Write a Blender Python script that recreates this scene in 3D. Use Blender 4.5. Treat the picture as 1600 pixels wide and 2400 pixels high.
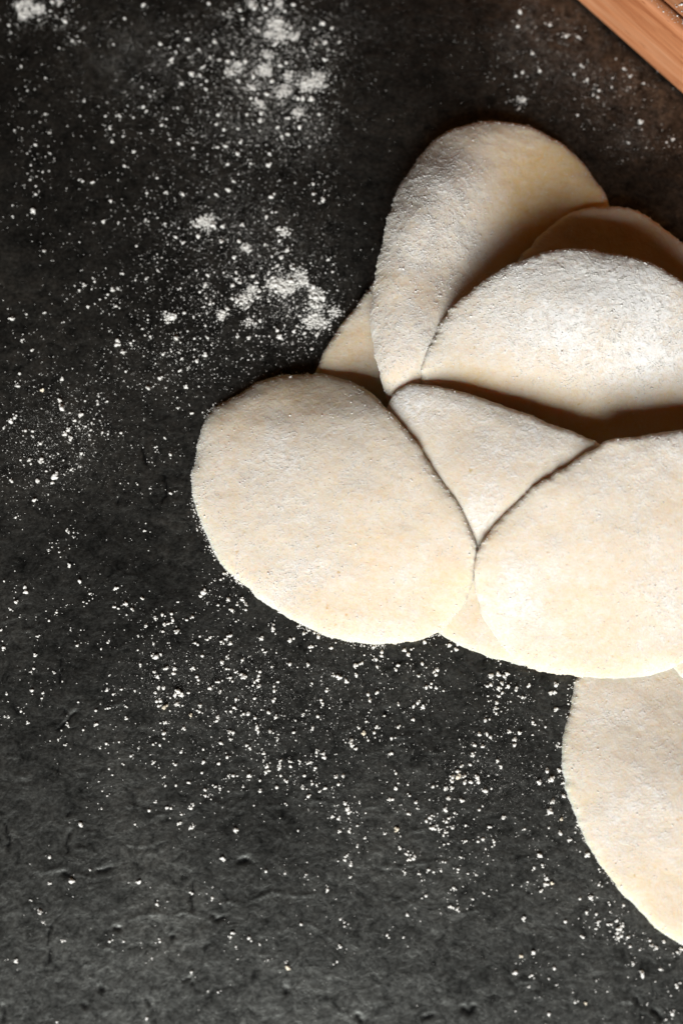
import bpy, math, random
import numpy as np
from mathutils import Vector, Matrix

for o in list(bpy.data.objects):
    bpy.data.objects.remove(o)
scene = bpy.context.scene
COL = scene.collection
R = math.radians
random.seed(7)
rng = np.random.default_rng(11)

# ------------------------------------------------------------------ camera
TILT = R(13.0)
DIST = 0.43
LENS, SENS = 50.0, 36.0
cam_d = bpy.data.cameras.new('camera')
cam = bpy.data.objects.new('camera', cam_d)
COL.objects.link(cam)
CAM_POS = np.array([0.0, -DIST * math.sin(TILT), DIST * math.cos(TILT)])
cam.location = CAM_POS
cam.rotation_euler = (TILT, 0, 0)
cam_d.sensor_fit = 'VERTICAL'
cam_d.sensor_height = SENS
cam_d.lens = LENS
cam_d.clip_start = 0.01
cam_d.clip_end = 20
cam_d.dof.use_dof = True
cam_d.dof.focus_distance = 0.423
cam_d.dof.aperture_fstop = 4.4
cam_d.dof.aperture_blades = 7
scene.camera = cam

# ------------------------------------------------------------------ light
world = bpy.data.worlds.new('World')
scene.world = world
world.use_nodes = True
bg = world.node_tree.nodes['Background']
bg.inputs[0].default_value = (1.0, 0.38, 0.06, 1)
bg.inputs[1].default_value = 0.030


def area(name, loc, target, sx, sy, power, color):
    l = bpy.data.lights.new(name, 'AREA')
    l.shape = 'RECTANGLE'
    l.size, l.size_y = sx, sy
    l.energy = power
    l.color = color
    o = bpy.data.objects.new(name, l)
    COL.objects.link(o)
    o.location = loc
    d = Vector(target) - Vector(loc)
    o.rotation_euler = d.to_track_quat('-Z', 'Y').to_euler()
    return o


area('window_light', (-0.10, -0.93, 0.59), (0, 0, 0), 0.60, 0.62, 28.0, (0.965, 0.985, 1.04))
area('warm_fill', (0.70, 0.38, 0.36), (0.05, 0.03, 0), 0.30, 0.30, 0.15, (1.0, 0.36, 0.05))  # added orange fill to warm the shadows, no such lamp in view

vs = scene.view_settings
vs.view_transform = 'Standard'
vs.look = 'None'
vs.exposure = 0.0
vs.gamma = 1.0
vs.use_curve_mapping = False

# ------------------------------------------------------------------ helpers
ct, st = math.cos(TILT), math.sin(TILT)


def unproj(px, py, z):
    """photograph pixel (1600x2400) on the level z -> world x, y"""
    px = np.asarray(px, float); py = np.asarray(py, float); z = np.asarray(z, float)
    u = (px - 800) / 2400 * SENS / LENS
    v = (1200 - py) / 2400 * SENS / LENS
    dx, dy, dz = u, v * ct + st, v * st - ct
    t = (z - CAM_POS[2]) / dz
    return CAM_POS[0] + dx * t, CAM_POS[1] + dy * t


DSP = 1600 / 1568.0
MM = 0.001


def noise2(x, y, scale, seed):
    """smooth value noise, feature size = scale (m), range about -1..1"""
    n = 256
    g = np.random.default_rng(seed).uniform(-1, 1, (n, n))
    X = np.asarray(x) / scale + 100.37; Y = np.asarray(y) / scale + 100.71
    xi = np.floor(X).astype(int); yi = np.floor(Y).astype(int)
    fx = X - xi; fy = Y - yi
    fx = fx * fx * fx * (fx * (fx * 6 - 15) + 10); fy = fy * fy * fy * (fy * (fy * 6 - 15) + 10)
    x0, x1, y0, y1 = xi % n, (xi + 1) % n, yi % n, (yi + 1) % n
    return (g[x0, y0] * (1 - fx) * (1 - fy) + g[x1, y0] * fx * (1 - fy)
            + g[x0, y1] * (1 - fx) * fy + g[x1, y1] * fx * fy)


def fbm(x, y, scale, seed, octv=4, gain=0.55):
    t, a, s = 0, 1.0, 0
    for k in range(octv):
        # rotate every octave so that the lattice does not show
        c, d = math.cos(0.6 + 1.1 * k), math.sin(0.6 + 1.1 * k)
        t = t + a * noise2(x * c - y * d, x * d + y * c, scale / 2.03 ** k, seed + k * 17)
        s += a; a *= gain
    return t / s


def mesh_np(name, verts, quads=None, tris=None, smooth=True):
    me = bpy.data.meshes.new(name)
    verts = np.asarray(verts, np.float32)
    nq = 0 if quads is None else len(quads)
    nt = 0 if tris is None else len(tris)
    me.vertices.add(len(verts))
    me.vertices.foreach_set('co', verts.ravel())
    loops = []
    starts = []
    pos = 0
    if nq:
        loops.append(np.asarray(quads, np.int32).ravel())
        starts.append(np.arange(nq, dtype=np.int32) * 4); pos = nq * 4
    if nt:
        loops.append(np.asarray(tris, np.int32).ravel())
        starts.append(pos + np.arange(nt, dtype=np.int32) * 3)
    loops = np.concatenate(loops); starts = np.concatenate(starts)
    me.loops.add(len(loops))
    me.loops.foreach_set('vertex_index', loops)
    me.polygons.add(nq + nt)
    me.polygons.foreach_set('loop_start', starts)
    me.update(calc_edges=True)
    me.validate()
    if smooth:
        me.polygons.foreach_set('use_smooth', np.ones(len(me.polygons), bool))
    return me


def link(name, me, mat=None, parent=None, loc=None):
    o = bpy.data.objects.new(name, me)
    COL.objects.link(o)
    if mat is not None and me is not None and not me.materials:
        me.materials.append(mat)
    if loc is not None:
        o.location = loc
    if parent is not None:
        o.parent = parent
    return o


def tag(o, label=None, cat=None, group=None, kind=None):
    if label: o['label'] = label
    if cat: o['category'] = cat
    if group: o['group'] = group
    if kind: o['kind'] = kind
    return o


# ------------------------------------------------------------------ materials
class NT:
    def __init__(self, name):
        self.m = bpy.data.materials.new(name)
        self.m.use_nodes = True
        self.t = self.m.node_tree
        self.b = self.t.nodes['Principled BSDF']

    def n(self, typ, **kw):
        nd = self.t.nodes.new(typ)
        for k, v in kw.items():
            if k.startswith('i_'):
                nd.inputs[k[2:].replace('_', ' ')].default_value = v
            else:
                setattr(nd, k, v)
        return nd

    def l(self, a, b):
        self.t.links.new(a, b)

    def noise(self, vec, scale, detail=3, rough=0.55, dist=0.0):
        nd = self.n('ShaderNodeTexNoise')
        nd.inputs['Scale'].default_value = scale
        nd.inputs['Detail'].default_value = detail
        nd.inputs['Roughness'].default_value = rough
        nd.inputs['Distortion'].default_value = dist
        self.l(vec, nd.inputs['Vector'])
        return nd.outputs['Fac']

    def ramp(self, fac, stops):
        nd = self.n('ShaderNodeValToRGB')
        cr = nd.color_ramp
        while len(cr.elements) < len(stops):
            cr.elements.new(0.5)
        for e, (p, c) in zip(cr.elements, stops):
            e.position = p
            e.color = (c[0], c[1], c[2], 1) if hasattr(c, '__len__') else (c, c, c, 1)
        self.l(fac, nd.inputs[0])
        return nd.outputs[0]

    def math(self, op, a, b=None, clamp=False):
        nd = self.n('ShaderNodeMath', operation=op, use_clamp=clamp)
        for i, v in enumerate((a, b)):
            if v is None: continue
            if isinstance(v, (int, float)): nd.inputs[i].default_value = v
            else: self.l(v, nd.inputs[i])
        return nd.outputs[0]

    def mix(self, fac, a, b, blend='MIX'):
        nd = self.n('ShaderNodeMix', data_type='RGBA', blend_type=blend)
        for i, v in ((0, fac), (6, a), (7, b)):
            if isinstance(v, (int, float)): nd.inputs[i].default_value = v
            elif isinstance(v, tuple): nd.inputs[i].default_value = (*v, 1)
            else: self.l(v, nd.inputs[i])
        return nd.outputs[2]

    def bump(self, h, strength, dist, normal=None):
        nd = self.n('ShaderNodeBump')
        nd.inputs['Strength'].default_value = strength
        nd.inputs['Distance'].default_value = dist
        self.l(h, nd.inputs['Height'])
        if normal is not None: self.l(normal, nd.inputs['Normal'])
        return nd.outputs[0]


def mat_stone():
    g = NT('dark_stone')
    co = g.n('ShaderNodeTexCoord').outputs['Object']
    big = g.noise(co, 22, 5, 0.65, 0.5)
    mid = g.noise(co, 210, 5, 0.7, 0.6)
    fine = g.noise(co, 750, 4, 0.7)
    col = g.ramp(big, [(0.32, (0.0014, 0.0014, 0.0012)), (0.52, (0.0030, 0.0030, 0.0025)), (0.72, (0.0078, 0.0070, 0.0053))])
    spk = g.ramp(mid, [(0.30, 0.35), (0.5, 0.9), (0.72, 2.1)])
    fsp = g.ramp(fine, [(0.3, 0.45), (0.5, 0.95), (0.72, 1.9)])
    col = g.mix(1.0, g.mix(1.0, col, spk, 'MULTIPLY'), fsp, 'MULTIPLY')
    pit = g.n('ShaderNodeAttribute', attribute_name='pit').outputs['Fac']
    col = g.mix(pit, col, (0.002, 0.002, 0.002))
    sp = g.math('MULTIPLY', g.ramp(mid, [(0.32, 0.15), (0.5, 0.6), (0.68, 1.0)]), g.ramp(fine, [(0.30, 0.3), (0.5, 0.65), (0.70, 1.0)]))
    sp = g.math('MULTIPLY', g.math('MULTIPLY', sp, 3.2), g.math('SUBTRACT', 1.0, pit, True))
    sp = g.math('MULTIPLY', sp, g.ramp(big, [(0.35, 0.55), (0.6, 1.0)]))
    g.l(sp, g.b.inputs['Specular IOR Level'])
    g.b.inputs['Specular Tint'].default_value = (0.985, 1.0, 0.88, 1)
    g.l(col, g.b.inputs['Base Color'])
    rg = g.ramp(mid, [(0.25, 0.52), (0.75, 0.37)])
    g.l(rg, g.b.inputs['Roughness'])
    b1 = g.bump(mid, 0.42, 0.0005)
    b2 = g.bump(fine, 0.5, 0.0002, b1)
    g.l(b2, g.b.inputs['Normal'])
    return g.m


def mat_dough(name, cream=(0.66, 0.405, 0.105), sss=0.0085):
    g = NT(name)
    co = g.n('ShaderNodeTexCoord').outputs['Object']
    flour_shade = g.n('ShaderNodeAttribute', attribute_name='flour').outputs['Fac']  # carries painted shade besides the flour amount
    n1 = g.noise(co, 1250, 3, 0.75)
    n2 = g.noise(co, 480, 3, 0.75)
    n3 = g.noise(co, 60, 3, 0.6)
    nn = g.math('ADD', g.math('MULTIPLY', n1, 0.45), g.math('MULTIPLY', n2, 0.55))
    thr = g.math('SUBTRACT', g.math('ADD', nn, g.math('MULTIPLY', flour_shade, 0.42)), 0.62)
    mask = g.math('MULTIPLY', thr, 4.0, True)
    spot = g.noise(co, 420, 2, 0.5)
    sp = g.ramp(spot, [(0.22, (0.72, 0.60, 0.46)), (0.30, (1, 1, 1))])
    dv = g.ramp(n3, [(0.3, (0.97, 0.955, 0.93)), (0.7, (1.02, 1.03, 1.04))])
    skin = g.mix(1.0, g.mix(1.0, (0.657, 0.637, 0.588), dv, 'MULTIPLY'), sp, 'MULTIPLY')
    skin = g.mix(g.math('MULTIPLY', mask, 0.8), skin, (0.715, 0.705, 0.660))
    dif = g.n('ShaderNodeBsdfDiffuse')
    g.l(skin, dif.inputs['Color'])
    dif.inputs['Roughness'].default_value = 0.5
    g.l(g.mix(1.0, cream, dv, 'MULTIPLY'), g.b.inputs['Base Color'])
    g.b.inputs['Roughness'].default_value = 0.8
    g.b.inputs['Specular IOR Level'].default_value = 0.15
    g.b.inputs['Subsurface Weight'].default_value = 1.0
    g.b.inputs['Subsurface Radius'].default_value = (1.0, 0.42, 0.10)
    g.b.inputs['Subsurface Scale'].default_value = sss
    # how much dry flour skin covers the moist dough, less where shade is painted
    share = g.math('ADD', g.math('MULTIPLY', flour_shade, 0.30), g.math('MULTIPLY', g.math('SUBTRACT', nn, 0.5), 1.15))
    share = g.math('ADD', share, 0.64, True)
    share = g.math('MINIMUM', share, 0.96)
    ms = g.n('ShaderNodeMixShader')
    g.l(share, ms.inputs[0])
    g.l(g.b.outputs[0], ms.inputs[1])
    g.l(dif.outputs[0], ms.inputs[2])
    g.l(ms.outputs[0], g.t.nodes['Material Output'].inputs['Surface'])
    b1 = g.bump(n2, 0.6, 0.0003)
    h = g.math('ADD', n1, g.math('MULTIPLY', mask, 0.6))
    b2 = g.bump(h, 0.7, 0.0002, b1)
    g.l(b2, g.b.inputs['Normal'])
    g.l(b2, dif.inputs['Normal'])
    return g.m


def mat_flour(name, col):
    g = NT(name)
    g.b.inputs['Base Color'].default_value = (*col, 1)
    g.b.inputs['Roughness'].default_value = 0.95
    g.b.inputs['Specular IOR Level'].default_value = 0.1
    return g.m


def mat_wood():
    g = NT('pale_wood')
    co = g.n('ShaderNodeTexCoord').outputs['Object']
    mp = g.n('ShaderNodeMapping')
    mp.inputs['Scale'].default_value = (0.06, 1, 1)
    g.l(co, mp.inputs[0])
    v = mp.outputs[0]
    grain = g.noise(v, 130, 5, 0.6, 1.2)
    fib = g.noise(v, 900, 3, 0.7)
    mp2 = g.n('ShaderNodeMapping')
    mp2.inputs['Scale'].default_value = (0.15, 1, 1)
    g.l(co, mp2.inputs[0])
    pore = g.noise(mp2.outputs[0], 1100, 2, 0.5)
    c = g.ramp(grain, [(0.32, (0.33, 0.105, 0.034)), (0.5, (0.48, 0.190, 0.075)), (0.70, (0.56, 0.28, 0.140))])
    c = g.mix(1.0, c, g.ramp(fib, [(0.3, 0.85), (0.7, 1.08)]), 'MULTIPLY')
    c = g.mix(1.0, c, g.ramp(pore, [(0.25, (0.55, 0.42, 0.32)), (0.33, (1, 1, 1))]), 'MULTIPLY')
    g.l(c, g.b.inputs['Base Color'])
    g.b.inputs['Roughness'].default_value = 0.6
    g.l(g.bump(fib, 0.4, 0.0002), g.b.inputs['Normal'])
    return g.m


M_STONE = mat_stone()
M_DOUGH = mat_dough('floured_dough')
M_FLOUR = mat_flour('white_flour', (0.675, 0.655, 0.585))
M_YELLOW = mat_flour('cream_crumb', (0.66, 0.585, 0.44))
M_WOOD = mat_wood()

# ------------------------------------------------------------------ stone slab
RIDGES = []   # polylines in photograph pixels
def tile(ox, oy, pts, f=0.2551):
    return [(ox + x * f, oy + y * f) for x, y in pts]
for ox, oy, pls in (
    (0, 1600, [[(80,670),(180,680)], [(140,845),(250,865)], [(200,945),(300,965)], [(700,830),(780,832),(860,860)],
               [(1120,1500),(1200,1490),(1330,1500)], [(600,1530),(760,1520),(900,1560)], [(1380,1260),(1460,1210),(1520,1200)],
               [(1210,1140),(1260,1135),(1340,1180)], [(760,1390),(820,1368),(890,1372)], [(1020,210),(1100,185)]]),
    (0, 1200, [[(250,1085),(360,1040)], [(100,1275),(195,1270)], [(1150,575),(1220,580),(1330,610)], [(0,1020),(80,985),(150,970)]]),
    (400, 1700, [[(560,760),(610,720),(690,680)], [(330,690),(400,705),(480,740)], [(900,740),(960,732),(1020,740)],
                 [(1290,690),(1400,690),(1480,720)], [(810,940),(850,930),(875,960)]]),
    (400, 2000, [[(40,570),(110,535),(210,570)], [(475,470),(550,430),(640,470)], [(720,450),(920,355),(1060,380),(1200,385),(1330,380)],
                 [(1260,640),(1340,690),(1500,800)], [(330,800),(440,790),(500,825)], [(1300,1240),(1360,1245),(1400,1280)]]),
    (800, 1800, [[(370,905),(550,910),(740,860),(960,860)], [(200,360),(260,345),(330,355)], [(650,580),(770,560)],
                 [(1110,1340),(1180,1310),(1245,1300)], [(400,1200),(470,1190),(540,1215)]]),
    (800, 1500, [[(750,1030),(850,1025),(940,1030)], [(480,890),(600,880)]]),
    (0, 2000, [[(330,160),(420,170),(560,130)], [(680,190),(800,205),(850,240),(830,310)], [(1170,610),(1280,580),(1420,550),(1560,575)],
               [(230,495),(290,465),(350,480)], [(940,880),(1000,870),(1060,890)], [(760,1025),(800,1010),(840,1025)]]),
    (1200, 2000, [[(0,100),(60,55),(140,40)], [(0,1210),(90,1165),(200,1170)], [(210,1280),(280,1340)], [(940,1350),(1100,1360)]]),
):
    for p in pls:
        RIDGES.append(tile(ox, oy, p))
CRACKS = [([(141,1545),(146,1570),(139,1585),(140,1598)], 3.2), ([(148,1660),(155,1668)], 4), ([(180,1668),(166,1676),(160,1690),(150,1697),(138,1710)], 3.5),
          ([(13,1929),(16,1945),(23,1970),(20,1985)], 3.5), ([(163,1950),(158,1975),(160,1998)], 3.5), ([(120,2170),(113,2195),(116,2225),(118,2255)], 2.2),
          ([(451,2066),(452,2085),(447,2105),(451,2128)], 4), ([(667,2320),(670,2322)], 8), ([(401,2193),(404,2198)], 6),
          ([(497,2145),(507,2158),(525,2150)], 4.5), ([(335,1046),(338,1065),(343,1087)], 5), ([(383,1112),(391,1140),(388,1165),(379,1176)], 4.5),
          ([(280,1165),(276,1180)], 4), ([(900,1668),(903,1673)], 7), ([(837,2380),(848,2390)], 7), ([(995,2385),(1015,2380)], 6),
          ([(1085,2365),(1100,2372),(1112,2362)], 7), ([(133,1802),(137,1808)], 4), ([(10,2360),(8,2390)], 3.5), ([(1490,2335),(1495,2350)], 4),
          ([(1530,2370),(1550,2385)], 7), ([(430,2300),(445,2290),(452,2305)], 3), ([(195,2352),(200,2360)], 4), ([(345,2340),(352,2355)], 3.5),
          ([(165,1903),(160,1912)], 3.5), ([(560,2020),(580,2015)], 5), ([(270,2175),(280,2178)], 5), ([(235,2310),(242,2318)], 4),
          ([(230,2040),(260,2035)], 5), ([(150,2048),(160,2052)], 6)]

SX = np.concatenate([np.linspace(-0.6, -0.16, 8)[:-1], np.linspace(-0.14, 0.14, 500), np.linspace(0.16, 0.6, 8)[1:]])
SY = np.concatenate([np.linspace(-0.6, -0.20, 8)[:-1], np.linspace(-0.185, 0.205, 690), np.linspace(0.22, 0.6, 8)[1:]])


def build_slab():
    X, Y = np.meshgrid(SX, SY, indexing='ij')
    H = 0.11 * MM * fbm(X, Y, 0.007, 3, 3) + 0.07 * MM * fbm(X * 0.8, Y, 0.0022, 31, 3, 0.7)
    # thin ridges, random ones besides the traced
    ridged = 1 - np.abs(fbm(X * 0.45, Y, 0.006, 91, 2))
    patch = np.clip(fbm(X, Y, 0.02, 55, 2) * 1.4 - 0.1, 0, 1)
    H += 0.06 * MM * np.clip((ridged - 0.965) / 0.035, 0, 1) * patch
    PIT = np.zeros_like(H)

    def stamp(poly, w, amp, pit):
        xy = [unproj(a, b, 0.0) for a, b in poly]
        xs = [p[0] for p in xy]; ys = [p[1] for p in xy]
        m = 5 * w
        i0, i1 = np.searchsorted(SX, (min(xs) - m, max(xs) + m)); j0, j1 = np.searchsorted(SY, (min(ys) - m, max(ys) + m))
        if i1 <= i0 or j1 <= j0: return
        xx, yy = X[i0:i1, j0:j1], Y[i0:i1, j0:j1]
        wob = 0.5 * w * noise2(xx, yy, 0.0012, 77)
        wx = xx + wob; wy = yy + 0.5 * w * noise2(xx, yy, 0.0015, 78)
        d = np.full_like(xx, 1e9)
        for (ax, ay), (bx, by) in zip(xy[:-1], xy[1:]):
            vx, vy = bx - ax, by - ay
            t = np.clip(((wx - ax) * vx + (wy - ay) * vy) / (vx * vx + vy * vy + 1e-12), 0, 1)
            d = np.minimum(d, np.hypot(wx - ax - t * vx, wy - ay - t * vy))
        p = np.exp(-(d / w) ** 2 * 1.2)
        H[i0:i1, j0:j1] += amp * p
        if pit:
            PIT[i0:i1, j0:j1] = np.maximum(PIT[i0:i1, j0:j1], np.clip(p * 1.4 - 0.3, 0, 0.9))
    for r in RIDGES:
        stamp(r, 0.34 * MM, 0.15 * MM, False)
    for c, w in CRACKS:
        stamp(c, w * 0.129 * MM, -0.28 * MM, True)
    n, m = X.shape
    idx = np.arange(n * m).reshape(n, m)
    q = np.stack([idx[:-1, :-1], idx[1:, :-1], idx[1:, 1:], idx[:-1, 1:]], -1).reshape(-1, 4)
    me = mesh_np('stone_slab', np.stack([X, Y, H], -1).reshape(-1, 3), quads=q)
    at = me.attributes.new('pit', 'FLOAT', 'POINT')
    at.data.foreach_set('value', PIT.ravel().astype(np.float32))
    o = link('stone_slab', me, M_STONE)
    tag(o, 'dark charcoal stone worktop with fine ridges and pits', 'worktop', kind='structure')
    return H


SLAB_H = build_slab()


def slab_z(x, y):
    i = np.clip(np.searchsorted(SX, x), 1, len(SX) - 1); j = np.clip(np.searchsorted(SY, y), 1, len(SY) - 1)
    return SLAB_H[i, j]


# ------------------------------------------------------------------ dough rounds
THICK = 3.0 * MM
GX = np.arange(-0.14, 0.20, 0.001); GY = np.arange(-0.20, 0.16, 0.001)
GXX, GYY = np.meshgrid(GX, GY, indexing='ij')
TOP = np.full(GXX.shape, 0.2 * MM)          # height of the pile so far
LOWMASK = np.zeros(GXX.shape, bool)


def tps(cx, cy, cz, smooth=0.02):
    n = len(cx)
    s = 0.01
    P = np.stack([cx / s, cy / s], 1)
    d2 = ((P[:, None] - P[None]) ** 2).sum(-1)
    K = 0.5 * d2 * np.log(d2 + 1e-12) + smooth * np.eye(n)
    A = np.zeros((n + 3, n + 3)); A[:n, :n] = K
    A[:n, n] = 1; A[:n, n + 1:] = P; A[n, :n] = 1; A[n + 1:, :n] = P.T
    w = np.linalg.solve(A, np.concatenate([cz, [0, 0, 0]]))

    def f(x, y):
        x = np.asarray(x) / s; y = np.asarray(y) / s
        out = w[n] + w[n + 1] * x + w[n + 2] * y
        for k in range(n):
            r2 = (x - P[k, 0]) ** 2 + (y - P[k, 1]) ** 2
            out = out + w[k] * 0.5 * r2 * np.log(r2 + 1e-12)
        return out
    return f


def catmull(P, n):
    P = np.asarray(P); m = len(P)
    out = []
    for i in range(m):
        p0, p1, p2, p3 = P[i - 1], P[i], P[(i + 1) % m], P[(i + 2) % m]
        t = np.linspace(0, 1, 40, endpoint=False)[:, None]
        out.append(0.5 * (2 * p1 + (p2 - p0) * t + (2 * p0 - 5 * p1 + 4 * p2 - p3) * t ** 2 + (3 * p1 - p0 - 3 * p2 + p3) * t ** 3))
    D = np.concatenate(out)
    D = np.concatenate([D, D[:1]])
    L = np.concatenate([[0], np.cumsum(np.hypot(*np.diff(D, axis=0).T))])
    s = np.linspace(0, L[-1], n, endpoint=False)
    Q = np.stack([np.interp(s, L, D[:, 0]), np.interp(s, L, D[:, 1])], 1)
    return Q, L[-1]


def smooth_closed(Q, it):
    for _ in range(it):
        Q = 0.25 * np.roll(Q, 1, 0) + 0.5 * Q + 0.25 * np.roll(Q, -1, 0)
    return Q


def inside(poly, x, y):
    c = np.zeros(x.shape, bool)
    n = len(poly)
    for i in range(n):
        x0, y0 = poly[i - 1]; x1, y1 = poly[i]
        cond = (y0 > y) != (y1 > y)
        c ^= cond & (x < (x1 - x0) * (y - y0) / (y1 - y0 + 1e-15) + x0)
    return c


def bilin(F, x, y):
    fx = np.clip((x - GX[0]) / 0.001, 0, len(GX) - 1.001); fy = np.clip((y - GY[0]) / 0.001, 0, len(GY) - 1.001)
    i = fx.astype(int); j = fy.astype(int); a = fx - i; b = fy - j
    return F[i, j] * (1 - a) * (1 - b) + F[i + 1, j] * a * (1 - b) + F[i, j + 1] * (1 - a) * b + F[i + 1, j + 1] * a * b


def blur(F, it):
    for _ in range(it):
        P = np.pad(F, 1, mode='edge')
        F = (P[:-2, 1:-1] + P[2:, 1:-1] + P[1:-1, :-2] + P[1:-1, 2:] + 4 * F) / 8
    return F


CRUMB_SPOTS = []      # filled by dough rounds: coarse flour sticking on their faces
ROUNDS = {}


def dough_round(key, label, outline, interior, flour, seed, crumbs=500, rough=1.0, puff=1.7, lift=1.0):
    """outline / interior: (px, py, height cm) with px in the 1568-wide view of the photograph; flour: (px, py, radius px, amount; below zero mostly paints shade)"""
    global TOP
    pts = np.array(outline + interior, float)
    pz = (0.28 + (pts[:, 2] - 0.28) * lift) * 0.01
    wx, wy = unproj(pts[:, 0] * DSP, pts[:, 1] * DSP, pz)
    f = tps(wx, wy, pz)
    no = len(outline)
    N = 660
    Q, per = catmull(np.stack([wx[:no], wy[:no]], 1), N)
    Q = smooth_closed(Q, 40)
    c = Q.mean(0)
    # ---- settle on what lies below
    far = c + (Q - c) * 1.06
    mask = inside(far[::4], GXX, GYY)
    core = inside(Q[::4], GXX, GYY)
    Z = f(GXX, GYY)
    base = np.where(core, TOP, 0.0002)
    need = base + THICK + 0.05 * MM
    for it in range(30):
        Z = np.where(core, np.maximum(Z, need), Z)
        if it < 29:
            Zs = blur(Z, 2)
            Z = np.where(mask, Zs, Z)
    # ---- mesh: a square grid mapped onto the round, then a rim and an underside
    if np.sum(Q[:, 0] * np.roll(Q[:, 1], -1) - np.roll(Q[:, 0], -1) * Q[:, 1]) < 0:
        Q = Q[::-1]
    jit = 0.40 * MM * fbm(Q[:, 0], Q[:, 1], 0.0042, seed + 7, 2) + 0.36 * MM * min(rough, 1.15) * fbm(Q[:, 0], Q[:, 1], 0.0013, seed + 5, 2, 0.8) * (0.35 + np.clip(noise2(Q[:, 0], Q[:, 1], 0.007, seed + 6) + 0.2, 0, 1)) + 0.5 * MM * fbm(Q[:, 0], Q[:, 1], 0.009, seed + 9, 2)
    rad = Q - c
    nrm = rad / np.hypot(rad[:, 0], rad[:, 1])[:, None]
    Qj = Q + nrm * jit[:, None]
    n = 184
    gi = np.linspace(-1, 1, n + 1)
    a_, b_ = np.meshgrid(gi, gi, indexing='ij')
    with np.errstate(divide='ignore', invalid='ignore'):
        ph1 = math.pi / 4 * b_ / a_
        ph2 = math.pi / 2 - math.pi / 4 * a_ / b_
    use1 = np.abs(a_) > np.abs(b_)
    rr_ = np.where(use1, a_, b_)
    ph = np.where(use1, ph1, np.where(b_ == 0, 0, ph2))
    ph = np.where(rr_ < 0, ph + math.pi, ph) % (2 * math.pi)
    rr_ = np.abs(rr_)

    def onq(A, phi):
        s_ = phi / (2 * math.pi) * N
        k = np.floor(s_).astype(int) % N
        f_ = (s_ - np.floor(s_))[..., None]
        return A[k] * (1 - f_) + A[(k + 1) % N] * f_
    inset = 2.3 * MM
    Qi = Q - nrm * inset
    dsm = (1 - rr_) * np.hypot(*(onq(Qi, ph) - c).transpose(2, 0, 1))
    T0 = c + rr_[..., None] * (onq(Qi, ph) - c) + (onq(nrm * jit[:, None], ph) * (np.clip(1 - dsm / (2.2 * MM), 0, 1) ** 2)[..., None])
    gidx = np.arange((n + 1) ** 2).reshape(n + 1, n + 1)
    bnd = np.concatenate([gidx[n, :n], gidx[::-1, n][:n], gidx[0, ::-1][:n], gidx[:n, 0]])   # counter-clockwise
    bphi = ph.ravel()[bnd]
    NB = len(bnd)
    qb, nb_ = onq(Qj, bphi), onq(nrm, bphi)
    prof = []
    for an in (76, 62, 48, 34, 20, 6):
        prof.append((inset * (1 - math.cos(R(an))), 1.6 * MM * (1 - math.sin(R(an)))))
    prof += [(0.0, THICK * 0.60), (0.10 * MM, THICK * 0.80), (0.45 * MM, THICK)]
    ringv, ringl = [], []
    for ins, dz in prof:
        p = qb - nb_ * ins
        p = p + nb_ * (0.12 * MM * rough * fbm(p[:, 0] + 7 * dz, p[:, 1] - 5 * dz, 0.0012, seed + 60, 2))[:, None]
        ringv.append(p); ringl.append(np.full(NB, dz))
    for t in (0.9, 0.7, 0.45, 0.2):
        ringv.append(c + (qb - nb_ * 0.4 * MM - c) * t); ringl.append(np.full(NB, THICK))
    NG = (n + 1) ** 2
    XY = np.concatenate([T0.reshape(-1, 2)] + ringv + [c[None]])
    lv = np.concatenate([np.zeros(NG)] + ringl + [[THICK]])
    x, y = XY[:, 0], XY[:, 1]
    z = bilin(Z, x, y)
    dist = np.concatenate([((1 - rr_) * np.hypot(*(onq(Qi, ph) - c).transpose(2, 0, 1))).ravel() + inset] + [np.full(NB, i_) for i_, _ in prof] + [np.full(NB * 4 + 1, 1.0)])
    z = z - puff * MM * np.clip(1 - dist / (8.0 * MM), 0, 1) ** 2 * (0.8 + 0.4 * noise2(x, y, 0.012, seed + 44))
    # flour amount, with negative blobs painting shade as brown dough; relief
    flour_shade = np.zeros_like(x)
    for fa, fb, r, amt in flour:
        fx, fy = unproj(fa * DSP, fb * DSP, 0.015)
        rr = r * DSP * 0.129 * MM
        flour_shade += amt * np.exp(-((x - fx) ** 2 + (y - fy) ** 2) / (rr * rr))
    flour_shade = flour_shade + 0.35 * fbm(x + seed, y, 0.009, seed + 21, 3)
    relief = 0.42 * MM * fbm(x, y, 0.012, seed + 30, 2) + 0.10 * MM * fbm(x, y, 0.0042, seed + 33, 2)
    grit = fbm(x, y, 0.0017, seed + 36, 2, 0.8)
    relief = relief + rough * (0.05 + 0.06 * np.clip(flour_shade, 0, 1)) * MM * np.clip(grit - 0.05, -0.12, 1) * 1.6
    z = z - lv + relief * (1 - lv / THICK * 0.6)
    z = np.maximum(z, 0.12 * MM)
    V = np.stack([x, y, z], 1)
    verts = V
    q = [np.stack([gidx[:-1, :-1], gidx[1:, :-1], gidx[1:, 1:], gidx[:-1, 1:]], -1).reshape(-1, 4)]
    prev = bnd
    for k in range(len(ringv)):
        cur = NG + k * NB + np.arange(NB)
        q.append(np.stack([prev, cur, np.roll(cur, -1), np.roll(prev, -1)], -1))
        prev = cur
    q = np.concatenate(q)
    tr = np.stack([np.full(NB, len(V) - 1), np.roll(prev, -1), prev], -1)
    org = np.array([c[0], c[1], max(0.0, float(V[:, 2].min()))])
    me = mesh_np('dough_round', verts - org, quads=q, tris=tr)
    at = me.attributes.new('flour', 'FLOAT', 'POINT')
    at.data.foreach_set('value', np.clip(flour_shade, -1.2, 1.4).astype(np.float32))
    o = link('dough_round', me, M_DOUGH, loc=org)
    tag(o, label, 'dough round', 'floured dough rounds in the pile')
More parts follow.
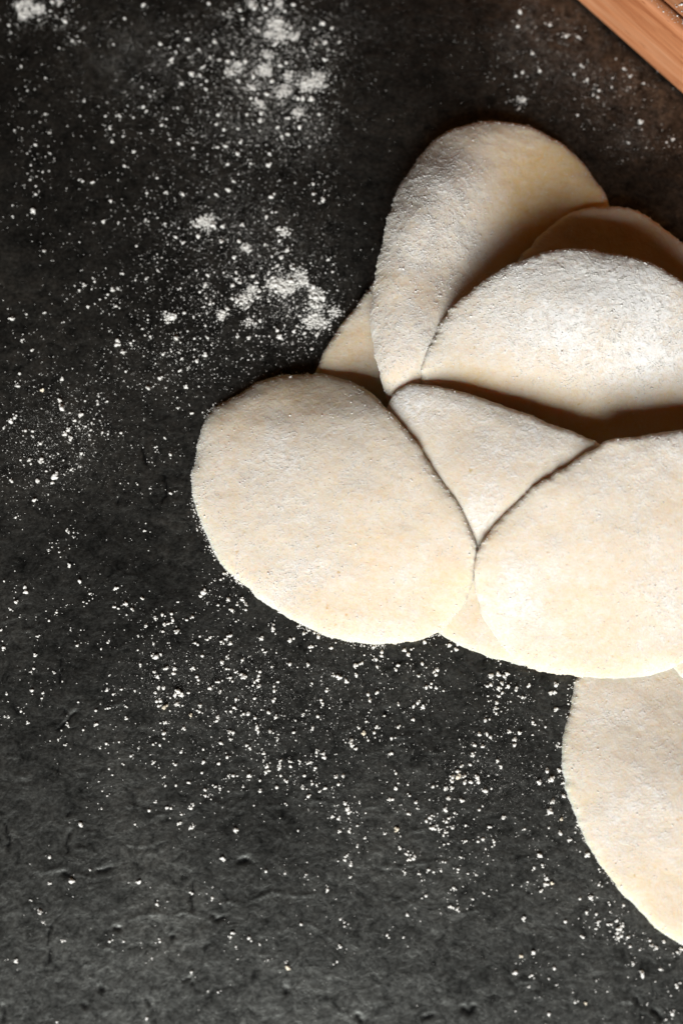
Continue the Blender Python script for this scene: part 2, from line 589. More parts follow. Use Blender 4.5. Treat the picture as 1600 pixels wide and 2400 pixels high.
    # ---- flour grit sticking on the top face and the rim: one part
    w = np.clip(flour_shade[:NG] + 0.3, 0.03, 1.5) * np.clip(fbm(x[:NG], y[:NG], 0.0013, seed + 71, 2, 0.8) + 0.25, 0.03, 1) ** 1.4
    w = w / w.sum()
    r2 = np.random.default_rng(seed + 400)
    P = V[r2.choice(NG, size=crumbs, p=w)] + np.concatenate([r2.normal(0, 0.2 * MM, (crumbs, 2)), np.zeros((crumbs, 1))], 1)
    s = np.exp(r2.normal(math.log(0.098 + 0.012 * (rough > 1.1)), 0.42, crumbs)) * MM
    ne = int(crumbs * 0.14)
    E = V[NG + r2.integers(0, 7, ne) * NB + r2.integers(0, NB, ne)]
    P = np.concatenate([P, E]); s = np.concatenate([s, np.exp(r2.normal(math.log(0.15), 0.4, ne)) * MM])
    g = grains_mesh('flour_grit', P - org, s, r2, flat=0.75, shape=OCT)
    go = link('flour_grit', g, M_FLOUR, parent=o)
    go['kind'] = 'stuff'
    TOP = np.where(core, np.maximum(Z, TOP), TOP)
    LOWMASK[...] |= core
    ROUNDS[key] = dict(obj=o, Q=Qj, Z=Z, c=c)
    return o


# icosahedron lumps
def ico(sub):
    t = (1 + 5 ** 0.5) / 2
    v = [(-1, t, 0), (1, t, 0), (-1, -t, 0), (1, -t, 0), (0, -1, t), (0, 1, t), (0, -1, -t), (0, 1, -t), (t, 0, -1), (t, 0, 1), (-t, 0, -1), (-t, 0, 1)]
    v = [np.array(a) / np.linalg.norm(a) for a in v]
    f = [(0, 11, 5), (0, 5, 1), (0, 1, 7), (0, 7, 10), (0, 10, 11), (1, 5, 9), (5, 11, 4), (11, 10, 2), (10, 7, 6), (7, 1, 8),
         (3, 9, 4), (3, 4, 2), (3, 2, 6), (3, 6, 8), (3, 8, 9), (4, 9, 5), (2, 4, 11), (6, 2, 10), (8, 6, 7), (9, 8, 1)]
    for _ in range(sub):
        cache = {}; nf = []
        def mid(a, b):
            k = (min(a, b), max(a, b))
            if k not in cache:
                m = v[a] + v[b]; v.append(m / np.linalg.norm(m)); cache[k] = len(v) - 1
            return cache[k]
        for a, b, c_ in f:
            ab, bc, ca = mid(a, b), mid(b, c_), mid(c_, a)
            nf += [(a, ab, ca), (b, bc, ab), (c_, ca, bc), (ab, bc, ca)]
        f = nf
    return np.array(v), np.array(f)


ICO0 = ico(0); ICO1 = ico(1)
OCT = (np.array([(1, 0, 0), (-1, 0, 0), (0, 1, 0), (0, -1, 0), (0, 0, 1), (0, 0, -1)], float),
       np.array([(0, 2, 4), (2, 1, 4), (1, 3, 4), (3, 0, 4), (2, 0, 5), (1, 2, 5), (3, 1, 5), (0, 3, 5)]))


def grains_mesh(name, P, s, r, flat=0.85, shape=None):
    """many little irregular lumps as one mesh; s = half size"""
    bv, bf = shape or ICO0
    n = len(P)
    sc = s[:, None, None] * r.uniform(0.75, 1.25, (n, 1, 3)) * np.array([1, 1, flat])
    q = r.normal(size=(n, 4)); q /= np.linalg.norm(q, axis=1)[:, None]
    w, x, y, z = q.T
    Rm = np.stack([1 - 2 * (y * y + z * z), 2 * (x * y - z * w), 2 * (x * z + y * w), 2 * (x * y + z * w), 1 - 2 * (x * x + z * z), 2 * (y * z - x * w),
                   2 * (x * z - y * w), 2 * (y * z + x * w), 1 - 2 * (x * x + y * y)], -1).reshape(n, 3, 3)
    b = bv[None] * r.uniform(0.75, 1.2, (n, len(bv), 1))
    v = np.einsum('nij,nvj->nvi', Rm, b) * sc + P[:, None, :]
    f = bf[None] + (np.arange(n) * len(bv))[:, None, None]
    return mesh_np(name, v.reshape(-1, 3), tris=f.reshape(-1, 3))


# ---- the pile, lowest first -----------------------------------------------------------------
dough_round('J', 'large dough round lying flat on the slab at the lower right',
    [(1325,1562,.3),(1318,1600,.28),(1297,1680,.27),(1290,1740,.27),(1299,1800,.27),(1321,1865,.27),(1360,1955,.27),(1418,2038,.27),(1480,2102,.27),(1568,2172,.27),
     (1700,2225,.27),(1850,2180,.27),(1950,2000,.27),(1985,1800,.27),(1920,1620,.27),(1800,1520,.3),(1650,1470,.35),(1500,1470,.35),(1400,1495,.32),(1345,1525,.3)],
    [(1600,1850,.95),(1480,1800,.8),(1700,1900,.9),(1450,1650,.55),(1600,1650,.6)],
    [(1500,1760,130,.35),(1480,1900,70,.25),(1420,1620,60,.2)], 101, 8000, 0.75)

dough_round('K', 'small bright sliver of a dough round at the right edge between two larger rounds',
    [(1544,1528,.5),(1556,1545,.5),(1570,1562,.5),(1620,1610,.5),(1720,1650,.5),(1850,1630,.5),(1950,1560,.5),(2010,1450,.6),(2020,1300,1.0),(1960,1180,1.4),(1850,1110,1.5),(1720,1130,1.5),(1620,1200,1.3),(1550,1320,1.0),(1525,1430,.7)],
    [(1750,1400,1.2)], [(1600,1560,80,.3)], 131, 800, 1.0)

dough_round('I', 'mostly hidden dough round peeking out between the left round and the upright one',
    [(722,852,.4),(737,815,.42),(760,775,.45),(800,720,.48),(850,655,.48),(900,600,.4),(980,560,.35),(1080,600,.32),(1150,720,.32),(1150,860,.32),(1080,980,.32),(950,1030,.32),(820,1010,.32),(745,950,.35),(718,895,.38)],
    [(900,800,.45),(800,850,.45)], [(800,780,90,-.55)], 151, 6000, 1.2)

dough_round('H', 'upright dough round at the top of the pile, rolled at its left edge',
    [(1402,465,.33),(1372,402,.33),(1322,345,.36),(1262,303,.45),(1200,276,.7),(1130,268,.75),(1062,280,.8),(1000,312,.85),(942,380,1.0),(906,450,1.2),(882,530,1.4),(866,600,1.5),(855,680,1.5),(852,730,1.5),(858,780,1.5),(867,840,1.5),(879,885,1.45),(905,928,1.1),(965,950,.95),
     (1040,930,.8),(1110,880,.7),(1180,800,.65),(1300,740,.4),(1390,640,.35),(1420,540,.33)],
    [(918,640,2.1),(915,770,1.98),(918,845,1.85),(942,510,2.15),(1000,400,1.75),(1095,560,1.0),(1210,450,.45),(1015,620,1.5),(1130,350,.95),(1240,370,.5)],
    [(1050,560,120,.45),(1080,420,110,.35),(930,780,90,.3),(980,400,120,.2),(1310,400,160,-1.9),(1210,500,90,-.5)], 171, 26000, 1.5)  # negative flour paints the shaded, warm-lit right flank into the colour

dough_round('G', 'shadowed dough round behind the floury top right one, only its curved rim showing',
    [(1180,620,1.1),(1200,580,.9),(1235,540,.9),(1290,492,.85),(1350,468,.82),(1430,468,.78),(1490,490,.75),(1568,548,.8),(1650,640,.6),(1700,760,.5),(1690,880,.4),(1620,1000,.35),(1500,1070,.35),(1380,1060,.35),(1270,980,.4),(1200,860,.6),(1170,720,.8)],
    [(1400,700,.6),(1350,560,.75)], [(1290,510,60,.2),(1400,520,200,-.6)], 191, 12000, 1.6)  # negative flour paints the shade behind E's rim as brown dough

dough_round('E', 'thickly floured dough round at the right of the pile, its upper rim lifted',
    [(966,862,1.75),(984,792,1.95),(1020,725,2.15),(1080,660,2.35),(1150,611,2.6),(1220,581,2.75),(1300,565,2.75),(1380,568,2.8),(1450,580,2.8),(1520,606,2.8),(1568,634,2.75),(1650,710,2.1),(1700,800,2.0),(1710,900,1.5),(1660,990,1.15),(1560,1050,1.0),(1430,1080,.95),(1300,1060,.95),(1160,1000,1.05),(1050,950,1.2),(985,905,1.4)],
    [(1250,720,2.75),(1400,750,2.75),(1300,880,1.85),(1120,780,2.2),(1450,880,1.85),(1390,960,1.45)],
    [(1300,660,200,.5),(1480,760,170,.6),(1120,760,130,.4),(1280,850,90,.4),(1480,860,80,.4),(1090,905,80,-1.0),(1250,960,90,-.9),(1400,1000,100,-.9),(1540,960,80,-.7)], 211, 22000, 1.25)  # negative flour paints the shadow band of D and B brown

dough_round('D', 'dough round in the middle of the pile, showing as a bright triangle between its neighbours',
    [(886,930,1.9),(903,897,2.0),(935,878,2.1),(970,875,2.35),(1030,884,2.65),(1080,898,2.7),(1180,934,2.9),(1290,976,3.0),(1390,1020,3.05),(1450,1080,2.95),(1490,1180,2.4),(1480,1300,1.6),(1420,1420,.9),(1340,1500,.45),
     (1240,1530,.3),(1170,1519,.28),(1090,1492,.28),(1010,1455,.28),(940,1380,.35),(890,1280,.6),(862,1150,1.1),(862,1030,1.5)],
    [(1100,1020,2.75),(1080,1150,2.45),(1200,1100,2.85),(1120,1350,1.05)],
    [(940,920,70,.5),(1110,1010,170,.3),(1250,1000,80,.25),(1090,1180,60,.4)], 231, 4500, 0.7, lift=0.83)

dough_round('A', 'whole oval dough round at the left of the pile, lowest edge on the slab',
    [(478,940,.38),(530,904,.42),(600,868,.5),(660,853,.6),(722,852,.75),(790,866,1.1),(850,896,1.65),(890,936,2.3),(950,1002,2.7),(1010,1082,2.75),(1060,1160,2.62),(1084,1212,2.5),(1093,1262,2.3),(1090,1320,1.9),(1073,1375,1.4),(1040,1421,.95),(1000,1452,.6),
     (940,1472,.4),(880,1478,.32),(800,1470,.28),(720,1445,.28),(640,1402,.28),(562,1346,.28),(512,1296,.28),(474,1230,.28),(447,1160,.28),(438,1110,.3),(442,1060,.33),(455,990,.4)],
    [(760,1150,1.75),(850,1030,2.2),(620,1050,1.3),(900,1300,1.6),(680,1290,.95),(560,1180,.9),(700,950,1.5),(980,1200,2.25),(600,960,1.1)],
    [(650,1130,110,.3),(640,1330,80,.45),(600,1000,110,.2),(800,980,100,.25),(720,1270,60,.25),(680,870,110,-.45),(520,930,60,-.3)], 251, 15000, 0.9, 2.0, lift=0.79)  # negative flour paints shade into the colour of the turned-down upper edge

dough_round('B', 'big round of dough on top of the pile at the right, overlapping the flat one',
    [(1088,1330,1.95),(1096,1268,2.45),(1150,1190,2.8),(1220,1120,3.15),(1300,1066,3.4),(1390,1012,3.45),(1480,994,3.55),(1568,980,3.55),(1660,1000,3.3),(1760,1070,2.6),(1810,1180,2.3),(1810,1300,2.0),(1760,1410,1.5),(1660,1490,1.05),(1568,1522,.95),(1500,1548,.85),(1420,1558,.75),(1320,1552,.65),
     (1240,1536,.58),(1180,1510,.62),(1132,1452,.95),(1106,1400,1.45)],
    [(1350,1250,2.75),(1500,1200,3.0),(1350,1420,1.6),(1520,1400,1.85),(1220,1300,2.3)],
    [(1170,1400,90,.42),(1230,1340,70,.3),(1480,1020,120,.35),(1520,1360,110,.4),(1400,1100,120,.2)], 271, 9000, 0.8, lift=0.82)

# ------------------------------------------------------------------ wooden tray, upper right corner
def box_part(name, parent, size, loc, bevel=0.0012):
    import bmesh
    bm = bmesh.new()
    bmesh.ops.create_cube(bm, size=1.0)
    for v in bm.verts:
        v.co = Vector((v.co.x * size[0], v.co.y * size[1], v.co.z * size[2]))
    bmesh.ops.bevel(bm, geom=list(bm.edges), offset=bevel, segments=5, affect='EDGES', profile=0.6)
    me = bpy.data.meshes.new(name)
    bm.to_mesh(me); bm.free()
    me.polygons.foreach_set('use_smooth', np.ones(len(me.polygons), bool))
    o = link(name, me, M_WOOD, parent=parent)
    o.location = loc
    return o


def tray():
    ax, ay = unproj(1361, 0, 0.003); bx, by = unproj(1600, 213, 0.003)
    dx, dy = bx - ax, by - ay
    L = math.hypot(dx, dy); ux, uy = dx / L, dy / L
    ang = math.atan2(uy, ux)
    mx, my = (ax + bx) / 2, (ay + by) / 2
    LEN, WID, HGT, T = 0.34, 0.24, 0.0262, 0.0048
    root = link('wooden_tray', None)
    root.location = (mx, my, 0.0006)
    root.rotation_euler = (0, 0, ang)
    tag(root, 'pale wooden tray with a low side board, corner at the upper right', 'tray')
    # local +y points away from the pile (to the upper right)
    box_part('side_board', root, (LEN, T, HGT), (0, T / 2, HGT / 2), 0.0022)
    box_part('side_board', root, (LEN, T, HGT), (0, WID - T / 2, HGT / 2), 0.0022)
    for sx in (-1, 1):
        e = box_part('end_board', root, (WID - 2 * T - 0.0004, T, HGT), (sx * (LEN / 2 - T / 2), WID / 2, HGT / 2), 0.0022)
        e.rotation_euler = (0, 0, math.pi / 2)
    nb = 5
    bw = (WID - 2 * T - 0.0004) / nb
    for k in range(nb):
        box_part('base_board', root, (LEN - 2 * T - 0.0006, bw - 0.0004, 0.006), (0, T + 0.0002 + bw * (k + 0.5), HGT - 0.0038), 0.0006)
    r = np.random.default_rng(77)
    n = 2600
    P = np.stack([r.uniform(-0.10, 0.10, n), T + 0.0006 + np.abs(r.normal(0, 0.03, n)), np.full(n, HGT - 0.0007)], 1)
    rim = np.stack([r.uniform(-0.10, 0.10, 500), r.uniform(0.0012, T - 0.0012, 500), np.full(500, HGT)], 1)
    P[:500] = rim
    g = grains_mesh('flour_grit', P, np.where(np.arange(n) < 500, 0.45, 1.0) * np.exp(r.normal(math.log(0.26), 0.45, n)) * MM, r, flat=0.6)
    go = link('flour_grit', g, M_FLOUR, parent=root)
    go['kind'] = 'stuff'


tray()

# ------------------------------------------------------------------ flour on the slab
# (tile origin, scale, list of x, y, size) read off enlarged views of the photograph
TILES = [
 (0,0,.2551,[(1325,40,65),(85,230,40),(105,300,32),(197,605,38),(418,1045,40),(327,1327,48),(1145,1520,50),(1233,1390,52),(1028,1298,42),(1008,1180,42),(1132,1248,32),(1320,980,60),(1352,1018,38),(1492,1148,55),(1310,800,42),(1382,885,32),(1422,835,36),(775,930,34),(712,332,30),(1095,1055,45),(1228,1078,34),(360,182,42),(462,98,34),(1045,405,32),(252,832,25),(418,712,28),(740,1065,28),(452,1215,30),(462,1408,32),(252,1408,28),(1568,550,45),(1528,1090,38),(988,940,26),(1405,1195,30),(135,1195,34),(190,50,90),(260,30,90),(250,110,100),(320,80,110),(220,150,80),(370,85,80),(480,15,70),(540,15,80),(598,195,70),(575,175,40),(668,375,40),(1145,165,40),(545,440,30),(1470,400,60)]),
 (0,400,.2551,[(762,97,50),(848,108,58),(1018,275,58),(308,370,75),(950,465,55),(328,218,40),(282,80,32),(395,8,34),(410,735,55),(118,418,32),(1255,688,38),(1130,945,40),(780,1052,44),(730,1095,42),(1035,1092,70),(992,1135,40),(1086,1080,34),(1245,1003,36),(1345,990,38),(1450,917,38),(108,1362,75),(418,1303,38),(245,1318,34),(805,1245,36),(1068,1243,34),(1515,483,40),(1522,198,42),(1440,65,34),(1350,205,40),(1340,445,36),(1365,465,30),(1360,1368,40),(1382,1520,42),(1080,1560,70),(1090,472,30),(733,657,30),(590,1388,28),(1005,1472,30),(858,985,32),(1448,432,32),(205,1555,38),(1550,1345,90)]),
 (400,0,.2551,[(485,125,42),(325,820,50),(190,680,70),(48,475,40),(12,545,55),(62,988,42),(75,1315,48),(205,1362,40),(503,1340,58),(418,1143,45),(622,1182,40),(612,1408,70),(1362,1048,55),(1275,1345,45),(635,88,48),(1480,255,60),(1400,212,70),(1335,400,55),(1415,385,70),(1545,385,60),(1218,455,45),(1410,550,60),(1315,260,50),(870,75,75),(745,45,80),(1120,40,60),(1000,310,150),(1100,255,60),(1130,340,80),(965,400,70),(900,320,80),(960,215,110),(860,640,130),(560,660,90),(620,595,90),(525,560,60),(630,740,70),(745,810,80),(790,915,60),(738,900,45),(1035,835,140),(1250,775,140),(1360,790,80),(1350,705,120),(1060,575,60),(1005,600,60),(1075,685,90),(570,490,70),(890,500,90),(1170,1035,100),(1085,1085,50),(1290,910,70),(1215,905,70),(1165,905,60),(820,960,90),(440,1055,60),(400,380,50),(640,1305,50),(910,1415,55),(900,1510,70),(525,1505,45),(735,1500,40),(435,1350,45),(660,175,50),(800,280,50),(1050,100,60),(1000,30,80),(910,30,50),(150,360,60),(260,450,40),(360,520,45),(450,550,45),(690,560,60),(760,700,60),(930,745,70),(880,860,70),(700,1050,60),(980,1170,60),(1070,1230,60),(1180,1170,70),(1020,1250,45),(820,1110,70),(830,1040,60),(490,1190,50),(350,30,50),(290,620,50),(270,690,45),(330,740,40),(100,770,60)]),
 (400,400,.2551,[(108,215,70),(420,218,56),(530,180,70),(575,98,42),(478,510,65),(45,605,58),(112,658,48),(340,958,52),(1400,265,75),(1308,118,50),(1310,212,50),(470,645,70),(250,600,60),(335,480,150),(280,470,80),(385,500,70),(235,502,40),(188,470,36),(920,240,70),(930,380,50),(880,420,50),(660,490,45),(625,645,60),(690,700,90),(580,795,60),(1055,570,90),(990,530,70),(870,675,45),(930,785,40),(1015,800,65),(995,645,60),(1070,725,50),(1105,870,38),(980,870,45),(905,930,45),(1010,1060,200),(1170,970,160),(1210,1020,90),(1250,1025,60),(930,1040,90),(1090,1080,90),(640,1030,60),(790,1025,60),(740,1090,90),(680,1190,130),(610,1190,70),(800,1165,50),(810,1105,60),(1340,1120,120),(1400,1165,70),(1290,1160,60),(1330,1235,130),(1340,1370,190),(1280,1390,90),(1400,1400,90),(1500,1300,100),(470,1330,90),(740,1400,100),(820,1380,60),(610,1515,65),(50,1530,75),(10,1350,80),(125,1305,46),(45,1325,45),(235,915,42),(315,1050,48),(270,1113,48),(90,1078,36),(488,935,42),(320,1420,45),(1160,1255,38),(1485,928,40),(1450,815,50),(310,1250,40),(365,1220,45),(520,1265,60),(980,1470,60),(1130,1480,60),(1230,1490,60),(1345,1510,60),(720,1530,60),(905,1520,40),(210,1340,40),(265,1330,30),(220,1540,45),(340,1535,50),(1160,1425,50),(1000,1530,70),(600,930,50),(600,990,50),(570,1050,50),(760,970,60)]),
 (0,800,.3189,[(315,355,45,'y'),(130,328,40),(145,235,38),(235,65,32),(590,540,58),(552,580,45),(80,590,60),(300,878,65),(400,1000,70),(385,1040,40),(420,965,45),(500,650,55),(520,710,50),(480,680,50),(455,490,75),(445,435,55),(190,655,38),(600,822,45),(525,943,35),(1253,833,35),(1250,1115,38),(925,220,34),(905,75,50),(960,10,35),(860,20,60),(790,440,32),(727,403,28),(720,455,28),(275,1022,50),(250,1168,50),(90,1028,40),(1175,268,55),(1320,215,42),(1365,335,50),(1090,345,60),(1405,528,38),(1310,490,30),(1450,1385,30),(1508,100,60),(1445,145,55),(1200,95,40),(1260,70,30),(1315,80,30),(1380,195,28),(1335,125,28),(885,1043,24),(1010,1050,26),(1103,1080,26),(1140,778,26),(1210,707,30),(890,672,34),(755,668,25),(795,680,28),(430,825,25),(675,597,26),(632,625,28),(670,650,26),(585,638,26),(118,1292,26),(490,1390,30),(300,750,40),(245,700,30),(460,275,45),(220,870,50),(110,560,40),(30,635,30),(230,900,35)]),
 (0,1200,.2551,[(148,48,32),(230,690,45),(242,733,58),(148,825,52),(640,488,45),(732,634,50),(1065,700,42),(1310,795,48),(1158,842,58),(1055,872,38),(1222,893,55),(520,922,36),(453,997,30),(350,1143,36),(715,1225,45),(930,1255,35),(990,1200,36),(325,1318,45),(36,1245,42),(310,1438,34),(290,1468,28),(1427,975,40),(1343,1043,50),(1435,1330,75),(1400,1315,45),(1480,1305,35),(1510,1025,55),(1550,1025,45),(1495,1095,38),(1530,1440,60),(1450,1515,50),(1290,1400,36),(615,165,36),(633,188,26),(98,893,36),(40,635,36),(650,1083,28),(12,1085,34),(680,233,24),(448,357,28),(480,320,26),(543,368,24),(1327,170,28),(1493,940,36),(1410,1465,30),(1005,1502,30),(1268,1268,28),(1413,1208,30),(1273,1143,28),(1165,943,28),(800,838,26),(768,825,26),(825,750,36),(500,1480,32)]),
 (0,1600,.2551,[(297,72,46),(398,95,38),(387,142,34),(197,262,36),(258,370,32),(881,255,42),(990,235,34),(880,385,54),(767,433,32),(628,392,32),(537,522,32),(978,558,40),(1203,674,42),(1138,750,32),(1002,790,30),(740,1297,60),(1535,1147,44),(1413,732,38),(1470,572,42),(1407,566,32),(1510,220,75,'y'),(1457,212,40),(1440,170,40),(1475,168,40),(1042,105,38),(720,177,30),(1155,217,32),(1165,330,34),(1275,604,28),(607,573,28),(985,1040,24),(1245,1300,26),(1432,1098,32),(1522,945,28),(1512,865,26),(935,1160,24),(910,908,24),(1095,545,28),(920,600,24),(1505,465,50),(1510,512,34),(1475,370,34),(1510,368,34),(985,67,34),(65,105,28),(1240,72,30),(1505,50,45),(1455,50,45),(1430,95,30),(1120,60,28),(45,313,24),(85,317,22)]),
 (400,1300,.2551,[(225,810,44),(300,345,70),(278,380,45),(438,460,42),(565,510,42),(485,172,40),(460,228,40),(545,745,65),(505,775,45),(465,798,40),(550,815,40),(340,780,38),(362,760,36),(195,570,50),(148,600,45),(60,700,65),(835,770,55),(1095,790,55),(1130,768,40),(935,680,55),(945,640,35),(1275,846,40),(1300,846,38),(1477,855,42),(660,967,45),(470,985,50),(1095,1002,48),(1262,1008,48),(925,1030,28),(207,1038,42),(35,1048,55),(22,1090,50),(240,1120,45),(255,1150,40),(670,1115,70),(810,1110,45),(800,1150,50),(770,1170,45),(985,1168,40),(70,1260,70),(100,1290,60),(40,1290,55),(60,1370,60),(165,1268,40),(272,1382,50),(265,1442,45),(588,1402,50),(770,1320,45),(670,1460,45),(710,1465,45),(895,1445,50),(965,1490,50),(1380,1335,45),(1395,1365,45),(1430,1248,38),(430,1490,50),(425,1525,45),(185,1475,50,'y'),(365,1225,45),(455,1265,50),(440,1168,45),(600,1330,45),(945,1340,42),(950,1250,45),(1350,1485,45),(1500,1110,40),(1550,1125,60),(655,410,60),(530,410,50),(690,460,50),(690,505,45),(610,460,36),(815,1205,55),(545,1130,38),(515,1050,45),(595,1080,38),(290,930,40),(515,935,34),(845,870,36),(870,895,36),(600,612,32),(1225,720,50),(20,600,45),(8,540,45),(775,1500,42),(1215,1470,28),(1295,1180,32)]),
 (400,1700,.2551,[(120,25,50),(540,55,55),(575,65,40),(545,125,36),(460,162,48),(795,20,48),(805,55,45),(912,52,46),(1130,65,40),(300,335,55),(725,210,50),(695,185,40),(520,292,44),(885,375,48),(875,430,40),(898,418,36),(1405,260,52),(1412,295,48),(288,435,42),(575,462,44),(720,467,48),(165,525,44),(50,550,36),(188,760,44),(100,818,36),(75,905,50),(185,942,46),(208,925,44),(595,962,54),(820,607,44),(478,1223,60),(1212,580,36),(1212,555,28),(1265,650,42),(1058,515,36),(1228,460,42),(1515,473,48),(1300,535,38),(1340,545,40),(1420,575,48),(1100,375,38),(1000,390,40),(1003,348,36),(1010,460,36),(320,648,38),(315,590,38),(415,562,34),(452,577,34),(1330,390,40),(1187,330,38),(1270,345,36),(1088,327,34),(875,1340,44),(1050,1360,36),(1240,1370,34),(1440,1510,42),(198,1545,42),(1480,840,34),(1540,857,36),(1555,975,34),(1170,967,26),(1052,717,30),(445,348,45),(45,360,38),(980,135,34),(1340,240,38),(853,260,40),(820,505,30),(530,462,30),(665,562,30),(1365,608,32),(300,220,32),(95,245,34),(855,318,30),(1305,20,45)]),
 (400,2000,.2551,[(382,408,36),(570,728,52),(550,765,34),(718,778,42),(818,835,28),(600,857,28),(192,1090,36),(1075,1055,50,'y'),(1058,1005,24),(1197,652,40),(1528,992,26),(1558,605,34),(1558,858,44),(340,1265,18),(380,315,16)]),
 (0,2000,.2551,[(457,35,44),(653,255,70),(1280,265,58),(368,535,56),(453,280,30),(148,988,48),(1008,810,44),(1442,467,42),(1470,810,40),(575,805,30),(1137,810,28),(1350,1512,42),(525,1548,34),(830,153,26),(400,637,22),(278,430,24),(1398,962,24)]),
 (800,1500,.2551,[(760,18,50),(985,50,60),(1055,90,50),(370,110,45),(365,145,50),(320,178,45),(295,65,34),(125,235,60),(135,320,50),(45,380,50),(880,275,50),(850,290,40),(865,320,45),(775,435,60),(825,400,40),(868,442,48),(820,430,40),(260,555,55),(245,500,45),(520,592,48),(665,605,48),(700,578,40),(750,615,50),(710,330,40),(740,217,45),(610,130,50),(580,90,50),(640,85,40),(205,858,58,'y'),(85,930,60),(95,970,50),(135,1000,50),(245,920,40),(458,900,38),(300,850,40),(325,242,38),(325,790,36),(228,748,34),(160,810,40),(520,795,50),(660,730,40),(1335,425,45),(1370,410,45),(1375,325,60),(1440,320,60),(1490,330,50),(1520,310,50),(1475,400,55),(1530,430,50),(1445,450,50),(1475,485,45),(1445,515,38),(1425,575,50),(1420,630,50),(1420,672,38),(1320,735,45),(1265,870,55),(1290,975,50),(1215,965,45),(1335,865,45),(1365,890,36),(1540,838,50),(1432,1110,46),(1065,1260,70,'y'),(1020,1260,60),(1015,1300,45),(1100,1160,50),(1065,1205,45),(1125,1250,50),(1130,1310,55),(1245,1260,60),(1255,1300,50),(1180,1300,50),(1315,1385,55),(1375,1365,38),(955,1365,46),(1015,1360,48),(840,1345,50),(980,1450,48),(440,1463,42),(468,1463,42),(500,1225,44),(500,1365,46),(625,1430,40),(15,1250,50),(1105,1475,50),(685,1495,46),(950,1555,50),(55,1555,50),(35,1500,44),(1180,1145,45),(1465,1160,38),(1210,1060,40),(460,1042,40),(330,480,45),(500,275,36),(520,232,45),(190,210,40)]),
 (800,1800,.2551,[(50,380,45),(68,408,45),(32,328,40),(165,320,32),(612,420,36),(692,370,32),(950,385,52),(1262,383,44),(1295,350,30),(808,455,40),(778,487,44),(985,462,44),(965,492,38),(1037,412,32),(1484,458,50),(835,555,58),(860,562,40),(893,567,34),(508,563,62,'y'),(70,577,40),(145,530,36),(395,605,32),(1018,550,44),(950,590,40),(937,617,36),(1140,527,40),(1355,542,38),(1298,653,42),(1400,678,38),(1130,675,38),(145,722,38),(538,738,40),(597,788,40),(617,838,34),(660,832,42),(33,845,40),(35,815,36),(83,890,44),(1097,822,36),(928,860,30),(800,935,44),(845,955,30),(912,942,38),(1070,930,40),(1065,955,30),(706,970,34),(583,957,32),(738,1033,28),(78,1005,32),(1030,1100,42),(775,1173,42),(1205,1205,30),(1310,1152,34),(1000,1270,34),(1028,1285,34),(1062,1295,40),(602,1348,44),(28,1455,36),(418,1533,40),(572,1552,28),(1250,675,34),(1322,742,28),(1382,722,30),(940,700,28),(980,695,28),(208,645,28),(1232,978,26)]),
 (1200,2000,.2551,[(255,20,56),(272,105,40),(198,130,36),(365,278,46,'y'),(300,280,50),(325,285,40),(312,238,46),(262,340,48),(140,262,34),(718,410,54),(620,415,36),(685,15,52),(795,288,36),(892,470,34),(680,540,34),(770,558,38),(785,632,40),(875,650,40),(905,652,38),(960,620,46),(985,690,60),(1010,660,46),(965,730,40),(970,775,50),(1000,760,48),(1058,770,46),(648,770,40),(485,626,34),(768,692,34),(1080,855,38),(1260,800,40),(1280,850,50),(1320,868,46),(1390,815,38),(1188,1090,56),(1192,1125,56),(1110,1015,34),(1362,1065,36),(1512,1228,44),(1465,1475,46),(1480,1445,36),(195,915,52),(85,943,46,'y'),(385,1055,40),(28,1095,44),(335,1152,30),(180,1120,34),(148,1228,34),(400,1210,26),(575,1368,34),(672,1375,38,'y'),(335,1478,40),(765,1270,26),(1235,1388,28),(28,1448,24),(1412,1525,26),(105,605,46),(1515,908,40),(1168,887,28),(1020,475,30),(1545,880,40)]),
 (1200,1450,.3401,[(25,487,42),(115,460,36),(70,540,28),(265,508,42),(290,508,38),(300,457,40),(295,627,42),(228,745,30),(140,712,30),(15,830,40),(12,872,36),(50,790,36),(312,877,24),(270,1105,55),(240,1050,50),(185,1130,45),(255,1328,52),(275,1258,45),(350,1220,40),(325,1045,40),(350,1130,36),(340,1380,36,'y'),(330,1480,42),(390,1525,30),(250,1440,24),(190,1632,44),(205,1695,28),(512,1628,42),(150,1715,24),(85,1450,24),(140,800,24)]),
 (1200,0,.2551,[(180,490,48),(600,338,40),(628,595,42),(683,735,55),(797,830,55),(785,893,40),(742,870,36),(1178,1122,75),(1068,1312,50),(50,240,60),(30,698,40),(95,660,45),(250,650,65),(70,110,60),(85,920,80),(912,797,40),(1208,762,36),(1415,1305,36),(1470,1280,60),(600,1055,42),(495,330,50),(345,228,40),(568,680,45),(65,995,36),(1025,630,40),(1080,700,50)]),
]


